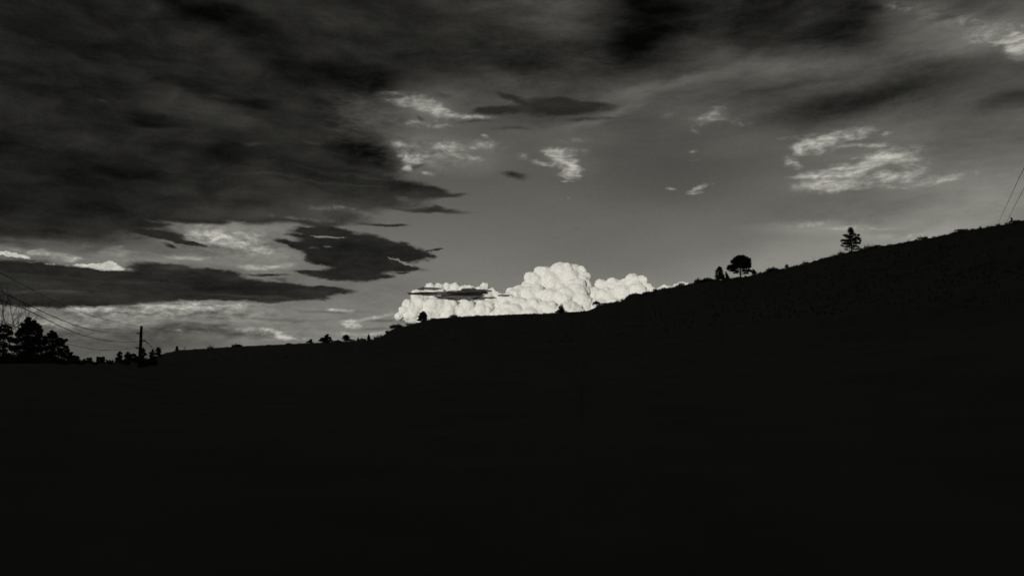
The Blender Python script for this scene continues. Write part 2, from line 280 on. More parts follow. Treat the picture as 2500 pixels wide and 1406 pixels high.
def hgt(az, r):
    e, d = crest(az); H = EYE+d*math.tan(e)
    if e < .0005: return .25*noise.noise(Vector((math.sin(az)*r/40, math.cos(az)*r/40, 0)))*min(1, r/30)
    t = r/d
    if t <= 1: z = H*(t**1.7)
    else:
        t = (t-1); z = H*max(-.2, (1-.06*t-.22*t*t)) if t < 2 else H*max(-.2, .0)
    x, y = math.sin(az)*r, math.cos(az)*r
    damp = min(1, r/25)*min(1., abs(r/d-1)*5)
    fine = rough(az)
    z += damp*(.5*noise.noise(Vector((x/17, y/17, 1)))+fine*.14*noise.noise(Vector((x/3, y/3, 4)))+fine*.05*noise.noise(Vector((x, y, 2))))
    return z
def ground_at(p): return hgt(math.atan2(p[0], p[1]), math.hypot(p[0], p[1]))
a0, a1 = azel(-60, 800)[0], azel(2560, 800)[0]
azs = [a0+(a1-a0)*i/1100 for i in range(1101)]
rest = 2*math.pi-(a1-a0); azs += [a1+rest*i/260 for i in range(1, 260)]
rf = [0.0]+[.004*1.22**i for i in range(24)]
rf = sorted(set([0.002, .01, .02, .035, .05, .07, .1]+[.1+.02*i for i in range(1, 38)]+[.86+.012*i for i in range(1, 18)]+[1.1, 1.15, 1.2, 1.3, 1.45, 1.7, 2, 2.3, 2.6, 3, 3.2, 4, 6, 10, 20, 40]))
g = MB(); nc = len(azs)
for a in azs:
    an = a if a <= math.pi else a-2*math.pi
    e, d = crest(an)
    for k, t in enumerate(rf):
        r = t*d; j = 1+.012*noise.noise(Vector((an*40, k*1.7, 0))) if .86 < t < 1.04 and t != 1 else 1
        g.v.append(Vector((math.sin(a)*r*j, math.cos(a)*r*j, hgt(an, r*j))))
nr = len(rf)
for i in range(nc):
    i2 = (i+1) % nc
    for k in range(nr-1): g.f.append((i*nr+k, i*nr+k+1, i2*nr+k+1, i2*nr+k))
ci = len(g.v); g.v.append(Vector((0, 0, 0)))
for i in range(nc): g.f.append((ci, i*nr, ((i+1) % nc)*nr))
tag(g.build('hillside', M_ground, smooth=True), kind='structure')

# grass and weeds standing along the crests and over the slopes
gb = MB(); rng = random.Random(3)
def blade(p, h, wd):
    a = rng.uniform(0, 3.14); s = Vector((math.cos(a), math.sin(a), 0))*wd; ln = Vector((rng.gauss(0, .25), rng.gauss(0, .25), 1))*h
    i = len(gb.v); gb.v.extend([p-s, p+s, p+ln*.6+s*.6, p+ln]); gb.f.append((i, i+1, i+2)); gb.f.append((i, i+2, i+3))
for q in range(4200):
    px = rng.uniform(1440, 2500) if rng.random() < .72 else rng.uniform(390, 1440)
    az = azel(px, 700)[0]; d = crest(az)[1]; r = d*rng.uniform(.985, 1.004); dens = noise.noise(Vector((px/14, 0, 0)))+.5*noise.noise(Vector((px/3, 4, 0)))
    if dens < -.1: continue
    s = d/F
    big = rng.random() < .05
    hh = s*(rng.uniform(1.6, 4.0)+max(0, dens)*4.5)*(1.9 if big else 1)*(.5 if px < 1440 else 1)
    for k in range(rng.randint(3, 7)):
        x, y = math.sin(az)*r+rng.gauss(0, s*1.5), math.cos(az)*r+rng.gauss(0, s*1.5)
        blade(Vector((x, y, ground_at((x, y))-.03)), hh*rng.uniform(.5, 1.1), s*rng.uniform(.15, .45))
for q in range(2500):
    az = rng.uniform(azel(460, 700)[0], a1); d = crest(az)[1]; r = d*rng.uniform(.45, .98); x, y = math.sin(az)*r, math.cos(az)*r
    z = ground_at((x, y))
    for k in range(3): blade(Vector((x+rng.gauss(0, .08), y+rng.gauss(0, .08), z-.02)), rng.uniform(.1, .35), rng.uniform(.005, .02)*(1+r/40))
tag(gb.build('grass', M_grass), 'dark grass and weed stems over the hillside and along its crest', 'grass', kind='stuff')

# ------------------------------------------------------------------ plants
def place(px, py, dist=None, grp=None, name='tree', label='', cat='tree'):
    """an Empty where a plant meets the ground"""
    az = azel(px, py)[0]
    if dist is None: dist = crest(az)[1]*.995
    p = Vector((math.sin(az)*dist, math.cos(az)*dist, 0)); p.z = ground_at(p)-.02
    e = bpy.data.objects.new(name, None); col.objects.link(e); e.location = p; e.empty_display_size = .3
    e.rotation_euler = (0, 0, -az)
    tag(e, label, cat, grp)
    rise = at(px, py, dist).z-p.z
    return e, dist*math.cos(az)/F, rise, dist
def crown_mb(clumps, s, rng, leaf=1.5, dens=1.0, fill=.55, asp=.5, depth=1.):
    """clumps: (x, z, rx, rz) measured in steps s from the plant's foot; s turns them into metres"""
    m = MB()
    for c in clumps:
        x, z, rx, rz = c[:4]; ry = c[4] if len(c) > 4 else min(rx, max(rz, rx*.6))*depth; y = c[5] if len(c) > 5 else rng.uniform(-.4, .4)*rx
        if fill:
            sd = rng.uniform(0, 99)
            def fn(p, q, r, sd=sd): return p+q*min(r)*.5*noise.noise(q*2.2+Vector((sd, 0, 0)))+q*min(r)*.25*noise.noise(q*6+Vector((sd, 5, 0)))
            m.sphere((x*s, y*s, z*s), (rx*s*fill, ry*s*fill, rz*s*fill), 2, fn)
        n = int(dens*(20+rx*rz*2.6+8*(rx+rz)))
        for k in range(n):
            d = Vector((rng.gauss(0, 1), rng.gauss(0, 1), rng.gauss(0, 1))).normalized()*(rng.uniform(.45, 1.0)**.6)*rng.uniform(.9, 1.08)
            m.leaf(Vector(((x+d.x*rx)*s, (y+d.y*ry)*s, (z+d.z*rz)*s)), leaf*s*rng.uniform(.55, 1.25), rng, asp)
    return m
def twigs(m, p, d, ln, r, depth, rng, spread=.5, up=.25, kids=3):
    """recursive bare branching"""
    pts = [p]; n = 4; q = p.copy(); dd = d.copy()
    for k in range(n):
        dd = (dd+Vector((rng.gauss(0, .09), rng.gauss(0, .09), rng.gauss(0, .05)+up*.06))).normalized(); q = q+dd*ln/n; pts.append(q.copy())
    m.tube(pts, [r*(1-.5*i/n) for i in range(n+1)], 5)
    if depth <= 0: return
    for k in range(kids):
        t = rng.uniform(.35, 1) if k else 1.; b = pts[min(n, int(t*n))]
        nd_ = (dd+Vector((rng.gauss(0, spread), rng.gauss(0, spread), rng.gauss(0, spread*.6)+up))).normalized()
        twigs(m, b, nd_, ln*rng.uniform(.5, .8), r*.55, depth-1, rng, spread, up, kids)
def tree(px, py, clumps, label, name='tree', cat='tree', grp=None, dist=None, trunk=None, seed=None, needle=False, leaf=1.5, dens=1., fill=.55, limbs=0, asp=.5, depth=1., extra=None):
    rng = random.Random(seed if seed is not None else int(px*7))
    if needle: clumps = [(c[0], c[1], c[2]*1.04, c[3]*1.15)+tuple(c[4:]) for c in clumps]
    e, s, rise, dist = place(px, py, dist, grp, name, label, cat)
    z0 = rise/s
    cl = [(c[0], c[1]+z0)+tuple(c[2:]) for c in clumps]
    if z0 > 6:
        ws = max(abs(c[0])+c[2] for c in clumps)*1.1; nz = int(z0/9)+1
        for k in range(nz):
            for q in (-.62, -.2, .25, .66): cl.append((ws*(q+rng.uniform(-.1, .1)), z0*(k+.35)/nz, ws*.36, z0/nz*.75))
    top = max(c[1] for c in cl); wd = trunk if trunk else max(.7, top*.03)
    t = MB(); tp = [(0, 0, -.3*s), (rng.uniform(-.3, .3)*s, 0, (top*.3)*s), (rng.uniform(-.6, .6)*s, 0, top*.62*s), (rng.uniform(-.6, .6)*s, 0, top*.96*s)]
    t.tube(tp, [wd*s, wd*.8*s, wd*.5*s, wd*.12*s], 7)
    for c in cl[:limbs] if limbs else []:
        f = max(.15, (c[1]-abs(c[0])*.35)/max(top, .01)); bz = min(c[1], f*top)
        y = c[5] if len(c) > 5 else 0
        t.tube([(0, 0, bz*s), (c[0]*.55*s, y*.5*s, (bz*.55+c[1]*.45-.6)*s), (c[0]*s, y*s, c[1]*s)], [wd*.38*s, wd*.26*s, wd*.1*s], 5)
    if extra: extra(t, s, z0, rng)
    t.build('trunk', M_bark, e, True)
    crown_mb(cl, s, rng, leaf, dens, fill, asp, depth).build('crown', M_needle if needle else M_leaf, e)
    return e
def bush(px, py, w_, h_, label, twiggy=False, seed=None, grp='low bushes along the ridge line', dist=None, name='bush'):
    h_ *= 1.25; rng = random.Random(seed if seed is not None else int(px*3+1)); n = max(2, int(w_/5)); cl = []
    for k in range(n):
        x = -w_/2+w_*(k+.5)/n; hh = h_*(1-.55*abs(2*x/w_)**1.5)*rng.uniform(.72, 1.)
        cl.append((x, hh*.35, w_/n*.75+.5, hh*.62))
    def ex(t, s, z0, r2):
        for k in range(int(5+w_*.6) if twiggy else int(2+w_*.2)):
            x = r2.uniform(-w_/2, w_/2); ln = h_*r2.uniform(.8, 1.35 if twiggy else 1.05)
            y = r2.uniform(-1, 1); t.tube([(0, 0, (z0-1.5)*s), (x*.6*s, y*.5*s, (z0-.8)*s), (x*s, y*s, (z0+.1)*s)], [.35*s, .3*s, .22*s], 5)
            twigs(t, Vector((x*s, y*s, z0*s)), Vector((r2.gauss(0, .3), 0, 1)).normalized(), ln*s*.6, .22*s, 1, r2, .45, .3, 3)
    if twiggy: cl = [(c[0], c[1]*.75, c[2]*.8, c[3]*.7) for c in cl]
    return tree(px, py, cl, label, name, 'bush', grp, dist, trunk=.5, seed=seed, leaf=1.0, dens=.75 if twiggy else 1., extra=ex)

# right-hand pine, layered
PINE_A = [(0, 56, 6, 5), (-2, 51, 7, 5), (4, 50, 4, 5), (1, 44, 9, 5), (-14, 41, 6, 3.2), (-9, 38, 6, 4), (9, 40, 5, 4), (17, 39, 4, 3.5), (-2, 36, 11, 6), (13, 34, 6, 3), (-20, 28, 5, 3.4), (-13, 27, 8, 3.5), (-4, 27, 10, 6), (7, 29, 9, 6), (18, 30, 5, 4.5), (21, 25, 3.5, 3), (-15, 20, 9, 3.2), (-4, 19, 12, 5), (10, 21, 9, 5), (18, 19, 5, 3.2), (-21, 15.5, 4, 2), (-9, 12, 11, 2.6), (6, 13, 12, 3), (15, 10, 5, 1.7), (-12, 7, 6, 1.4), (16, 6, 6, 1.7), (9, 4, 9, 1.6), (-10, 3.6, 6, 1.0), (3, 8, 7, 2)]
tree(2079, 613.5, PINE_A, 'tall layered pine standing alone high on the right slope, with gaps between its branches', 'pine_tree', 'pine tree', 'pines on the slope', trunk=1.5, needle=True, leaf=1.1, dens=1.15, fill=.6, limbs=len(PINE_A), asp=.35)
PINE_B = [(-2, 50, 10, 5), (7, 50, 8, 4.5), (-10, 45, 9, 6), (3, 44, 12, 7), (15, 44, 8, 6), (22, 41, 5, 6), (-17, 39, 8, 5), (-6, 37, 12, 7), (8, 35, 13, 8), (20, 34, 8, 6), (-14, 31, 8, 4), (-24, 27, 8, 5), (-29, 22, 5, 4), (-16, 23, 10, 5), (-4, 26, 11, 6), (9, 25, 11, 6), (20, 26, 7, 6), (-19, 17, 9, 3), (-9, 15, 7, 3), (10, 16, 9, 3), (19, 16, 8, 4), (25, 14, 4, 3), (12, 10.5, 7, 1.6), (-12, 11, 7, 1.3), (17, 8, 4, 1)]
tree(1808, 676.5, PINE_B, 'wide round-crowned pine on a short bare trunk, halfway up the slope', 'pine_tree', 'pine tree', 'pines on the slope', trunk=2.0, needle=True, leaf=1.4, dens=1.0, fill=.72, limbs=len(PINE_B), asp=.4)
tree(1758, 684, [(-1, 31, 4.5, 3.5), (-4, 27, 5, 3), (3, 28, 3.5, 4), (-7, 22, 5, 3), (2, 22, 7, 4), (-8, 17, 4, 2.5), (1, 16, 9, 4), (-4, 11, 9, 3.5), (6, 10, 7, 5), (-9, 9, 4, 1.5), (-3, 5, 10, 3), (7, 4, 8, 4), (-8, 2, 7, 1.6)], 'bushy young pine just left of the round-crowned pine', 'pine_tree', 'pine tree', 'pines on the slope', needle=True, leaf=1.2, fill=.65, limbs=6, asp=.4)
tree(1775, 682.5, [(-2, 17, 2.2, 3), (-1, 12, 4, 3.5), (1, 7, 5, 4), (1, 3, 6, 3)], 'small pointed pine pressed against the bushy young pine', 'pine_tree', 'pine tree', 'pines on the slope', needle=True, leaf=1.1, fill=.7)
tree(1841, 670.5, [(-2, 12.5, 1.6, 2), (0, 9, 4, 3), (0, 6, 6, 3), (1, 3, 7.5, 2.5)], 'little cone-shaped pine right of the round-crowned pine', 'pine_tree', 'pine tree', 'pines on the slope', needle=True, leaf=1.1, fill=.7)
# spiky young spruce and open tree against the white cloud
def spk(t, s, z0, r):
    for k in range(9):
        z = 2+k*1.7; ln = (12-k*1.1)
        for q in (-1, 1): t.tube([(0, 0, (z0+z)*s), (q*ln*.6*s, r.uniform(-2, 2)*s, (z0+z+.8)*s), (q*ln*s, r.uniform(-2, 2)*s, (z0+z+1.8)*s)], [.35*s, .25*s, .08*s], 4)
tree(1370, 762.8, [(0, 18, .9, 3), (4, 17, .7, 2.5), (-3, 14.5, 2.4, 1.8), (2, 13, 3, 2.4), (-5, 11.5, 2.2, 1.4), (0, 9, 5, 2.5), (5, 9.5, 3, 1.5), (-3, 5.5, 6.5, 2.2), (4, 5, 5, 2.4), (-9, 3, 4, 1), (0, 2, 9, 1.8), (11, 2.6, 5, .8), (-12, 1.1, 4, .7)], 'small spiky spruce alone on the level crest in front of the white cloud', 'spruce_tree', 'spruce tree', needle=True, leaf=1.2, dens=1.8, fill=.85, asp=.4, trunk=1.0, extra=spk)
tree(1456, 749.5, [(0, 12, 6, 2.6), (-5, 9.5, 4, 2.4), (5, 9.5, 5, 3), (8, 6, 2.5, 2.5), (0, 8, 4, 2), (-8, 6, 2, 2), (4, 4, 3, 2)], 'small open-crowned tree with sky showing through, at the foot of the slope', 'tree', 'tree', leaf=1.2, dens=1.2, fill=.5, limbs=7, trunk=.8,
     extra=lambda t, s, z0, r: [twigs(t, Vector((x*s, 0, (z0-1)*s)), Vector((r.gauss(0, .1), 0, 1)).normalized(), 8*s, .4*s, 2, r, .5) for x in (-7, -4, 1, 3)])
bush(1475, 743, 14, 5, 'low bush beside the open-crowned tree at the foot of the slope')
bush(1599, 709, 9, 6, 'small bush on the rise right of the white cloud heads', True)
bush(1664, 696, 16, 7, 'thin twiggy bush crossing the last small white cloud', True)
bush(1704, 688, 18, 10, 'twiggy open bush left of the bushy young pine', True)
bush(1727, 686, 28, 10, 'dense rounded bush next to the bushy young pine')
bush(1886, 661.5, 30, 10, 'broad low bush right of the little cone-shaped pine')
tree(1921, 655, [(-1, 8, 2, 2.5), (2, 6, 3, 3), (-2, 4, 4, 3), (2, 2, 6, 2)], 'tiny rounded shrub between the two large pines', 'bush', 'bush', 'low bushes along the ridge line', leaf=1.)
bush(1967, 643, 12, 6, 'small jagged shrub below the tall layered pine on the slope', True)
bush(2053, 620.5, 16, 8, 'shrub touching the left foot of the tall layered pine', True)
bush(2120, 606.5, 22, 9, 'spiky shrub just right of the tall layered pine', True)
bush(2142, 602.5, 12, 6, 'second small shrub right of the tall layered pine')
bush(2252, 582, 24, 5, 'low twiggy scrub on the upper slope midway to the wires', True)
bush(2345, 563, 26, 4, 'flat mat of scrub on the upper slope left of the wires')
bush(2394, 558.5, 5, 6, 'single bent weed stalk on the upper slope left of the wires', True)
tree(2470, 542, [(-.5, 10, 2.2, 2), (.5, 7, 2, 2.4), (0, 3.5, 2.6, 3), (-3, 1, 3, 1.4), (4, .6, 3, 1.2)], 'narrow upright shrub at the top of the slope right of the wires', 'bush', 'bush', 'low bushes along the ridge line', leaf=.9, fill=.7)
# the level crest and the step down to the left
bush(1107, 773.8, 18, 6, 'smooth dome-shaped bush on the level crest below the white cloud')
bush(1060, 779, 18, 3, 'low mat of scrub right of the bushy tree at the step')
tree(1032, 785.5, [(1, 23, 5, 3.5), (-4, 20, 5, 3), (5, 19, 5, 4), (-1, 16, 8, 4), (8, 14, 4, 3.5), (-8, 13, 4, 3), (0, 11, 10, 4), (-6, 7, 7, 3), (6, 7, 8, 4), (-11, 4, 4, 1.6), (0, 3, 12, 3)], 'full bushy tree where the level crest begins to step down', 'tree', 'tree', leaf=1.3, fill=.65, limbs=6)
bush(1001, 793, 20, 7, 'thin twiggy bush left of the bushy tree at the step', True)
bush(969, 801, 34, 11, 'dense rounded thicket on the step down in the crest')
bush(946, 813, 9, 8, 'small round bush at the foot of the step')
bush(934, 822, 12, 6, 'small ragged bush between the leafless grey one and the round one', True)
bush(860, 832.5, 12, 5, 'little bush right of the round-topped ridge tree')
bush(1165, 771.5, 12, 3, 'tiny tuft of scrub on the level crest under the white cloud', True)
bush(1520, 733, 10, 4, 'small scrub on the steep rise right of the open-crowned tree', True)
bush(921, 827, 18, 9, 'leafless grey bush below the step', True)
tree(900, 830.5, [(0, 13, 1.6, 2.2), (0, 9.5, 3.6, 3), (0, 5.5, 5, 3), (2, 2, 8, 2)], 'narrow pointed conifer, tallest of the cones below the step', 'conifer_tree', 'conifer', 'trees on the far ridge', needle=True, leaf=1., fill=.7)
bush(886, 831.5, 14, 8, 'rounded bush between the two pointed conifers')
tree(874, 832, [(0, 7, 1.2, 1.8), (0, 4.5, 2.6, 2), (0, 2, 4, 2)], 'tiny pointed conifer left of the narrow pointed one', 'conifer_tree', 'conifer', 'trees on the far ridge', needle=True, leaf=.9, fill=.7)
tree(845, 833, [(0, 14, 5, 3), (-4, 11, 5, 3.5), (4, 10, 6, 4), (-8, 7, 4, 1.6), (0, 6, 8, 4), (8, 4, 5, 2.5), (0, 2, 9, 2)], 'round-topped tree on the far ridge, right of the big rounded clump', 'tree', 'tree', 'trees on the far ridge', leaf=1.1, fill=.68)
bush(822, 834.5, 24, 5, 'row of low scrub between the two larger ridge trees')
tree(796, 836, [(3, 18, 4, 3), (0, 14, 6, 4), (7, 11, 6, 4), (-8, 9, 7, 4), (-2, 8, 9, 5), (11, 6, 5, 4), (-13, 5, 6, 3), (0, 3, 15, 4)], 'broad tree with a lopsided crown, widest on the far ridge', 'tree', 'tree', 'trees on the far ridge', leaf=1.2, fill=.7)
tree(757, 838, [(2, 8, 4, 2.6), (0, 5, 6, 3), (-5, 3, 5, 2), (3, 2, 6, 2)], 'small rounded tree left of the lopsided broad tree', 'tree', 'tree', 'trees on the far ridge', leaf=1., fill=.7)
bush(705, 840.5, 12, 4, 'tiny low bush on the bare stretch of the far ridge')
bush(657, 843.5, 9, 3, 'very small bush left of the other low one on the bare ridge')
bush(579, 847, 24, 9, 'rounded bush with a small one at its left on the far ridge')
bush(513, 851, 14, 10, 'leafless fan-shaped bush on the far ridge', True)
def bare(px, py, h_, wd, label, dist=None, seed=1, kids=3, depth=3, r0=.5, grp='leafless trees', name='bare_tree', n0=3, spread=.42):
    rng = random.Random(seed); e, s, rise, dist = place(px, py, dist, grp, name, label, 'bare tree')
    t = MB(); z0 = rise; t.tube([(0, 0, -.2), (0, 0, z0+h_*.2*s)], [r0*1.5*s, r0*s*1.1], 7)
    t.build('trunk', M_bark, e, True); b = MB()
    for k in range(n0):
        x = (k-(n0-1)/2)*wd; twigs(b, Vector((0, 0, z0+h_*.16*s)), Vector((x, rng.gauss(0, .2), 1)).normalized(), h_*.42*s, r0*.8*s, depth, rng, spread, .2, kids)
    b.build('branches', M_bark, e); return e
bare(451, 854, 9, .5, 'small leafless tree leaning over the left end of the far ridge', seed=4, depth=2, r0=.35)
tree(432, 856.5, [(0, 9.5, 2.6, 2.6), (0, 6, 4, 3.2), (0, 2.5, 4.4, 3)], 'small egg-shaped conifer at the left end of the far ridge', 'conifer_tree', 'conifer', 'trees on the far ridge', needle=True, leaf=1., fill=.8)
tree(386, 869, [(-1, 19, 4, 2.6), (3, 16, 4, 3), (-3, 14, 4, 2.6), (2, 10, 5.5, 4), (0, 5, 5.5, 4), (4, 2, 5, 3)], 'dark bushy conifer at the left foot of the far ridge', 'conifer_tree', 'conifer', dist=230, needle=True, leaf=1.3, fill=.7)
# valley trees around the pole
VG = 'trees in the valley row by the pole'
tree(372, 880, [(0, 24, 3, 4), (-3, 18, 4, 4), (4, 17, 5, 4), (-3, 11, 6, 5), (4, 8, 7, 5), (0, 3, 9, 5)], 'leafy tree between the pole and the dark conifer', 'tree', 'tree', VG, dist=150, leaf=1.7, fill=.45, dens=.8, limbs=5)
bare(359, 880, 26, .35, 'thin leafless sapling right of the pole', dist=148, seed=12, depth=2, r0=.4, grp='leafless trees')
tree(348, 880, [(0, 28, 3, 3), (2, 24, 4, 4), (-2, 20, 5, 4), (3, 15, 6, 5), (-2, 9, 7, 5), (2, 3, 9, 5)], 'narrow leafy tree growing tight against the pole', 'tree', 'tree', VG, dist=128, leaf=1.7, fill=.45, dens=.85, limbs=5)
tree(318, 884, [(-6, 22, 4, 3), (-9, 15, 6, 5), (0, 17, 6, 4), (8, 17, 6, 4), (13, 11, 7, 5), (-3, 9, 11, 6), (8, 4, 12, 6), (-8, 3, 9, 5)], 'broad leafy tree left of the pole', 'tree', 'tree', VG, dist=150, leaf=1.7, fill=.6)
tree(291, 886, [(0, 25, 3.4, 3.4), (4, 23, 2.5, 2.5), (-2, 20, 4.5, 4), (2, 15, 6, 5), (-3, 9, 8, 6), (4, 4, 9, 5)], 'upright leafy tree, second one left of the pole', 'tree', 'tree', VG, dist=145, leaf=1.7, fill=.6)
tree(267, 889, [(-6, 9, 2, 3), (1, 8, 2, 3), (7, 8, 2, 2.6), (-4, 5, 4, 4), (4, 4, 5, 4), (0, 1, 9, 3)], 'low shrub with small points in the lowest gap of the valley row', 'bush', 'bush', VG, dist=165, leaf=1.5, fill=.6)
tree(245, 888, [(-6, 15, 3, 3), (0, 14, 4, 3), (6, 15, 4, 3), (-5, 10, 5, 5), (5, 9, 6, 6), (0, 4, 11, 5)], 'square-topped leafy shrub in the valley row', 'bush', 'bush', VG, dist=160, leaf=1.6, fill=.7)
tree(213, 888, [(-7, 10, 3, 2.6), (0, 12, 3, 3), (6, 13, 4, 3), (-6, 6, 6, 4), (5, 7, 7, 5), (0, 3, 13, 4)], 'low shrub right of the rounded valley bush', 'bush', 'bush', VG, dist=150, leaf=1.6, fill=.7)
tree(176, 888, [(-2, 26, 3.5, 2.6), (-6, 21, 5, 4), (3, 17, 8, 4), (10, 15, 6, 4), (-4, 12, 9, 5), (8, 8, 10, 6), (0, 4, 15, 5)], 'rounded bush at the right foot of the big leafy trees', 'bush', 'bush', VG, dist=120, leaf=1.8, fill=.65)
# undergrowth closing the foot of the valley row
UG = 'low shrubs along the foot of the valley trees'
for px, w_, h_, lab in [(14, 60, 20, 'shrub mass under the tree cut by the left edge'), (72, 66, 26, 'shrub mass at the foot of the tallest leafy tree'), (132, 60, 22, 'shrub mass at the foot of the ragged right leafy tree'),
        (186, 40, 13, 'ragged shrub just right of the large leafy trees'), (224, 34, 8, 'low shrub below the gap between two valley shrubs'), (258, 34, 6, 'lowest shrub of the valley row, under the square-topped one'),
        (296, 40, 11, 'shrub under the upright leafy tree left of the pole'), (334, 40, 12, 'shrub hiding the foot of the power pole'), (368, 34, 9, 'shrub where the valley row meets the far ridge')]:
    d0 = crest(azel(px, 800)[0])[1]
    bush(px, 889, w_, h_, lab, seed=px, grp=UG, dist=d0*.99)
# big leafy trees at the left edge
LG = 'large leafy trees at the left edge'
T1 = [(0, 115, 6, 4), (-3, 110, 7, 5), (10, 108, 6, 4), (2, 103, 11, 6), (17, 101, 7, 4), (24, 96, 5, 4), (-12, 100, 6, 4), (12, 93, 12, 8), (-4, 93, 12, 8), (25, 86, 8, 7), (-16, 86, 8, 7), (4, 80, 18, 10), (-20, 76, 8, 7), (24, 74, 9, 7), (-8, 66, 14, 10), (14, 62, 18, 12), (-24, 60, 8, 8), (28, 56, 10, 9), (0, 48, 20, 12), (-22, 42, 12, 9), (22, 40, 16, 11), (0, 28, 26, 13), (-20, 18, 16, 10), (22, 18, 18, 12), (0, 8, 30, 10)]
tree(64, 893, T1, 'tallest leafy tree of the left edge group, with drooping leaf clusters', 'broadleaf_tree', 'tree', LG, dist=66, leaf=2.4, fill=.58, dens=.7, limbs=16, trunk=3)
T2 = [(-2, 83, 5, 4), (3, 78, 7, 5), (-7, 76, 6, 4), (8, 72, 5, 4), (0, 70, 11, 5), (-14, 68, 8, 5), (16, 65, 8, 4), (24, 60, 7, 4), (30, 63, 4, 3), (6, 60, 14, 7), (-14, 58, 10, 8), (20, 52, 9, 6), (30, 46, 6, 5), (2, 46, 16, 9), (-16, 42, 12, 9), (20, 38, 10, 7), (33, 37, 6, 6), (38, 30, 4, 4), (4, 30, 18, 9), (26, 26, 9, 7), (-14, 24, 16, 10), (34, 20, 8, 6), (8, 14, 22, 9), (-12, 8, 18, 8), (30, 8, 12, 7)]
tree(124, 893, T2, 'leafy tree right of the tallest one, its right side ragged and open', 'broadleaf_tree', 'tree', LG, dist=60, leaf=2.3, fill=.56, dens=.7, limbs=18, trunk=2.6)
T3 = [(0, 97, 8, 5), (-14, 92, 9, 6), (9, 93, 6, 4), (0, 86, 14, 6), (-20, 80, 12, 8), (12, 80, 8, 7), (-4, 70, 16, 9), (14, 64, 8, 9), (-18, 58, 14, 10), (2, 50, 12, 8), (16, 44, 7, 8), (-6, 36, 16, 9), (8, 24, 18, 10), (-16, 18, 16, 9), (2, 8, 26, 9)]
tree(6, 893, T3, 'leafy tree cut by the left edge of the photo, sky showing through its middle', 'broadleaf_tree', 'tree', LG, dist=70, leaf=2.4, fill=.42, dens=.6, limbs=12, trunk=2.6)
bare(30, 893, 155, .3, 'leafless fine-branched tree rising between the two leftmost leafy trees', dist=74, seed=21, depth=4, r0=1.3, n0=4, spread=.33)
bare(-16, 893, 188, .45, 'thick-limbed leafless tree reaching in from the left edge of the photo', dist=58, seed=8, depth=4, r0=2.0, n0=4, spread=.38)

# ------------------------------------------------------------------ utility pole and wires
PD = 120
pp = at(341, 893, PD); pp.z = ground_at(pp)
pole = bpy.data.objects.new('utility_pole', None); col.objects.link(pole); pole.location = pp
tag(pole, 'tall weathered wooden power pole above the valley trees on the left, with short insulator arms', 'utility pole')
s = PD/F
def lz(py): return at(341, py, PD).z-pp.z
m = MB(); m.tube([(0, 0, -.6), (0, 0, lz(797)*.5), (0, 0, lz(797))], [.27, .21, .16], 14); m.build('shaft', M_wood, pole, True)
m = MB(); m.tube([(0, 0, lz(797)), (0, 0, lz(797)+.07), (0, 0, lz(797)+.09)], [.175, .175, .06], 12); m.build('pole_cap', M_metal, pole)
arms = [(-1, 813.5), (1, 832), (-1, 849)]
for sd_, y in arms:
    z = lz(y); m = MB()
    m.tube([(sd_*.15, 0, z-.12), (sd_*.36, 0, z-.03), (sd_*.58, 0, z)], [.09, .06, .045], 8)
    a = m.build('insulator_bracket', M_metal, pole)
    m = MB()
    for k in range(4): m.tube([(sd_*(.36+k*.075), 0, z+.01), (sd_*(.39+k*.075), 0, z+.015)], [.10, .075], 10)
    m.tube([(sd_*.34, 0, z+.01), (sd_*.68, 0, z+.02)], [.03, .03], 6); m.build('insulator', M_metal, a)
m = MB(); m.tube([(.2, -.02, lz(893)), (.2, -.02, lz(862))], [.04, .04], 8); m.build('conduit', M_metal, pole)
for z in (812, 820, 841, 857):
    m = MB(); m.tube([(0, 0, lz(z)-.03), (0, 0, lz(z)+.03)], [.2, .2], 14); m.build('band', M_metal, pole)

def wire(pts, r, label, grp):
    """pts: (px, py, distance) samples, smoothed"""
    P = [at(*q) for q in pts]; o = []
    if grp == G3: P.insert(0, P[0]+(P[0]-P[1]).normalized()*28+Vector((0, 0, 1.5)))
    for i in range(len(P)-1):
        a, b, c, d = P[max(i-1, 0)], P[i], P[i+1], P[min(i+2, len(P)-1)]
        for k in range(14):
            t = k/14; o.append(.5*((2*b)+(c-a)*t+(2*a-5*b+4*c-d)*t*t+(3*b-a-3*c+d)*t**3))
    o.append(P[-1]); m = MB(); m.tube(o, [r]*len(o), 6)
    return tag(m.build('power_wire', M_metal, None, True), label, 'wire', grp)
def dd(t): return 1/(1/PD+(1/52-1/PD)*t)
G3 = 'steep wires crossing the right edge'
G1 = 'wires running from the pole to the left edge'
def left(ys, r, label, x0=330):
    # ys: (x, y) from pole to the left; distance shortens towards the viewer
    wire([(x, y, dd((x0-x)/x0) if x < x0 else PD) for x, y in ys], r, label, G1)
left([(340, 797), (290, 787), (230, 773), (170, 751), (110, 724), (60, 697), (0, 665), (-80, 617)], .014, 'thin topmost wire from the pole tip up to the left edge', 340)
left([(331, 813.5), (300, 814), (250, 810), (200, 799), (150, 781), (100, 759), (50, 735), (0, 710), (-80, 664)], .023, 'thicker wire, second from the top, left of the pole')
left([(338, 834), (305, 835), (260, 831), (210, 821), (160, 802), (110, 778), (60, 754), (15, 739), (-80, 690)], .023, 'wire third from the top, left of the pole', 336)
left([(330, 849.5), (300, 853), (260, 854.5), (220, 851), (180, 843), (150, 836), (100, 821), (50, 802), (0, 782), (-80, 748)], .017, 'lowest wire left of the pole, passing behind the leafy trees')
G2 = 'wires running from the pole away over the ridge'
wire([(342, 797.5, PD), (365, 812, 150), (395, 831, 210), (430, 850, 330), (455, 862, 420)], .016, 'thin upper wire descending right from the pole tip to the far ridge', G2)
